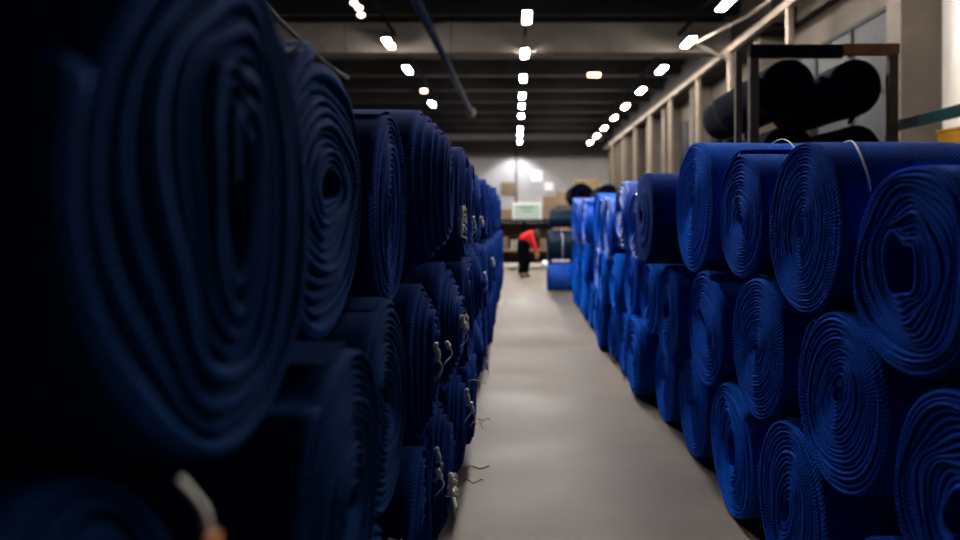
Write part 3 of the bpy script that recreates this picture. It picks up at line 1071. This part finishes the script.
# ================= person bending at the end of the aisle =================
def skin_mesh(name, pts, edges, radii, mat, parent, sub=2, root=0):
    me = bpy.data.meshes.new(name)
    me.from_pydata([tuple(p) for p in pts], edges, [])
    o = bpy.data.objects.new(name, me)
    COL.objects.link(o)
    md = o.modifiers.new('skin', 'SKIN')
    me.skin_vertices or me.skin_vertices
    lay = me.skin_vertices[0].data
    for i, r in enumerate(radii):
        lay[i].radius = r if isinstance(r, tuple) else (r, r)
    lay[root].use_root = True
    md.use_smooth_shade = True
    sd = o.modifiers.new('sub', 'SUBSURF')
    sd.levels = sd.render_levels = sub
    dg = bpy.context.evaluated_depsgraph_get()
    m2 = bpy.data.meshes.new_from_object(o.evaluated_get(dg))
    m2.name = name
    bpy.data.objects.remove(o)
    m2.materials.clear()
    m2.materials.append(M[mat])
    for p in m2.polygons:
        p.use_smooth = True
    return link(name, m2, parent)


PY = 18.3
pr = empty('person', (at(523, 0, PY).x, PY, 0), 'person in black trousers and red jacket bending forward at the aisle end', 'person')
# local: x to the right, y away, z up. hips at left/near, torso bends to the right and away
hip = (0, 0, .90)
J = {
    'pel': (0, 0, .92), 'sp': (.06, .02, 1.08), 'ch': (.17, .04, 1.22), 'nk': (.28, .05, 1.22), 'hd': (.36, .04, 1.19), 'ht': (.44, .03, 1.13),
    'hl': (-.06, -.08, .88), 'kl': (-.02, -.10, .48), 'al': (-.07, -.08, .09), 'tl': (.07, -.14, .035),
    'hr': (.05, .10, .88), 'kr': (.11, .12, .48), 'ar': (.07, .16, .09), 'tr': (.21, .12, .035),
    'sl': (.20, -.15, 1.20), 'el': (.28, -.20, .93), 'wl': (.34, -.19, .68),
    'sr': (.20, .21, 1.20), 'er': (.30, .22, .94), 'wr': (.38, .18, .72)}
names = list(J)
ix = {n: i for i, n in enumerate(names)}
E = [('pel', 'sp'), ('sp', 'ch'), ('ch', 'nk'), ('nk', 'hd'), ('hd', 'ht'), ('pel', 'hl'), ('hl', 'kl'), ('kl', 'al'), ('al', 'tl'), ('pel', 'hr'), ('hr', 'kr'), ('kr', 'ar'), ('ar', 'tr'),
     ('ch', 'sl'), ('sl', 'el'), ('el', 'wl'), ('ch', 'sr'), ('sr', 'er'), ('er', 'wr')]
R = {'pel': .13, 'sp': .12, 'ch': .14, 'nk': .055, 'hd': .085, 'ht': .075, 'hl': .085, 'kl': .055, 'al': .04, 'tl': .035, 'hr': .085, 'kr': .055, 'ar': .04, 'tr': .035,
     'sl': .06, 'el': .042, 'wl': .028, 'sr': .06, 'er': .042, 'wr': .028}
pts = [J[n] for n in names]
radii = [R[n] for n in names]
edges = [(ix[a], ix[b_]) for a, b_ in E]
# fingers: five per hand, rooted in the palm
for wn, sd in (('wl', 1), ('wr', -1)):
    wv = Vector(J[wn])
    palm = wv + Vector((.02, 0, -.07))
    pts.append(tuple(palm))
    radii.append((.036, .022))
    pi_ = len(pts) - 1
    edges.append((ix[wn], pi_))
    for q, (dx, l) in enumerate(((-.03, .065), (-.01, .078), (.01, .08), (.03, .07), (.045, .05))):
        a = palm + Vector((dx, 0.005 * sd, -.035 if q < 4 else -.005))
        b1 = a + Vector((dx * .2 + (.02 if q == 4 else 0), .01 * sd, -l * .5))
        c1 = b1 + Vector((0, .018 * sd, -l * .42))
        n0 = len(pts)
        pts += [tuple(a), tuple(b1), tuple(c1)]
        radii += [.010, .009, .007]
        edges += [(pi_, n0), (n0, n0 + 1), (n0 + 1, n0 + 2)]
skin_mesh('body', pts, edges, radii, 'skin', pr)


def sub_skin(name, ns, es, rs, mat, sub=2, adj=None):
    P_ = [J[n] if not adj or n not in adj else adj[n] for n in ns]
    k = {n: i for i, n in enumerate(ns)}
    return skin_mesh(name, P_, [(k[a], k[b_]) for a, b_ in es], rs, mat, pr, sub)


sub_skin('trousers', ['pel', 'hl', 'kl', 'al', 'hr', 'kr', 'ar', 'sp'], [('pel', 'hl'), ('hl', 'kl'), ('kl', 'al'), ('pel', 'hr'), ('hr', 'kr'), ('kr', 'ar'), ('pel', 'sp')],
         [.19, .14, .105, .085, .14, .105, .085, .165], 'black')
sub_skin('jacket', ['ch', 'pel', 'sp', 'nk', 'sl', 'el', 'wl', 'sr', 'er', 'wr'], [('ch', 'sp'), ('sp', 'pel'), ('ch', 'nk'), ('ch', 'sl'), ('sl', 'el'), ('el', 'wl'), ('ch', 'sr'), ('sr', 'er'), ('er', 'wr')],
         [.175, .18, .185, .08, .09, .066, .05, .09, .066, .05], 'red')
for s_ in ('l', 'r'):
    a = Vector(J['a' + s_])
    t = Vector(J['t' + s_])
    skin_mesh('shoe', [a + Vector((-.02, 0, -.03)), a.lerp(t, .5) + Vector((0, 0, -.01)), t], [(0, 1), (1, 2)], [.055, (.05, .045), (.04, .033)], 'black', pr)
hd = Vector(J['hd'])
hm = MB()
bmesh.ops.create_uvsphere(hm.bm, u_segments=20, v_segments=14, radius=.105)
bmesh.ops.scale(hm.bm, vec=(1.05, .88, 1.0), verts=hm.bm.verts)
bmesh.ops.delete(hm.bm, geom=[v for v in hm.bm.verts if v.co.x * .7 - v.co.z * .8 > .055], context='VERTS')
hm.build('hair', 'hair', pr, tuple(hd + Vector((.02, 0, .02))), smooth=True)
fm = MB()
fc = hd + Vector((.075, 0, -.055))
for sy in (-1, 1):
    r_ = bmesh.ops.create_uvsphere(fm.bm, u_segments=8, v_segments=6, radius=.011)
    bmesh.ops.translate(fm.bm, vec=fc + Vector((.015, .032 * sy, -.005)), verts=r_['verts'])
fm.build('eye', 'hair', pr, smooth=True)
MB().tube([fc + Vector((.03, 0, .0)), fc + Vector((.035, 0, -.03)), fc + Vector((.01, 0, -.04))], [.008, .014, .01], 8).build('nose', 'skin', pr, smooth=True)

# far-wall spotlight: the end lamp throws a pool on the pale wall
ld = bpy.data.lights.new('far_wall_spot', 'SPOT')
ld.energy = 430
ld.color = (0.93, 0.93, 1.0)
ld.spot_size = math.radians(118)
ld.spot_blend = .5
ld.shadow_soft_size = .15
lo = bpy.data.objects.new('far_wall_spot', ld)
COL.objects.link(lo)
lo.location = (.1, 48.2, 6.25)
lo.rotation_euler = (math.radians(32), 0, 0)
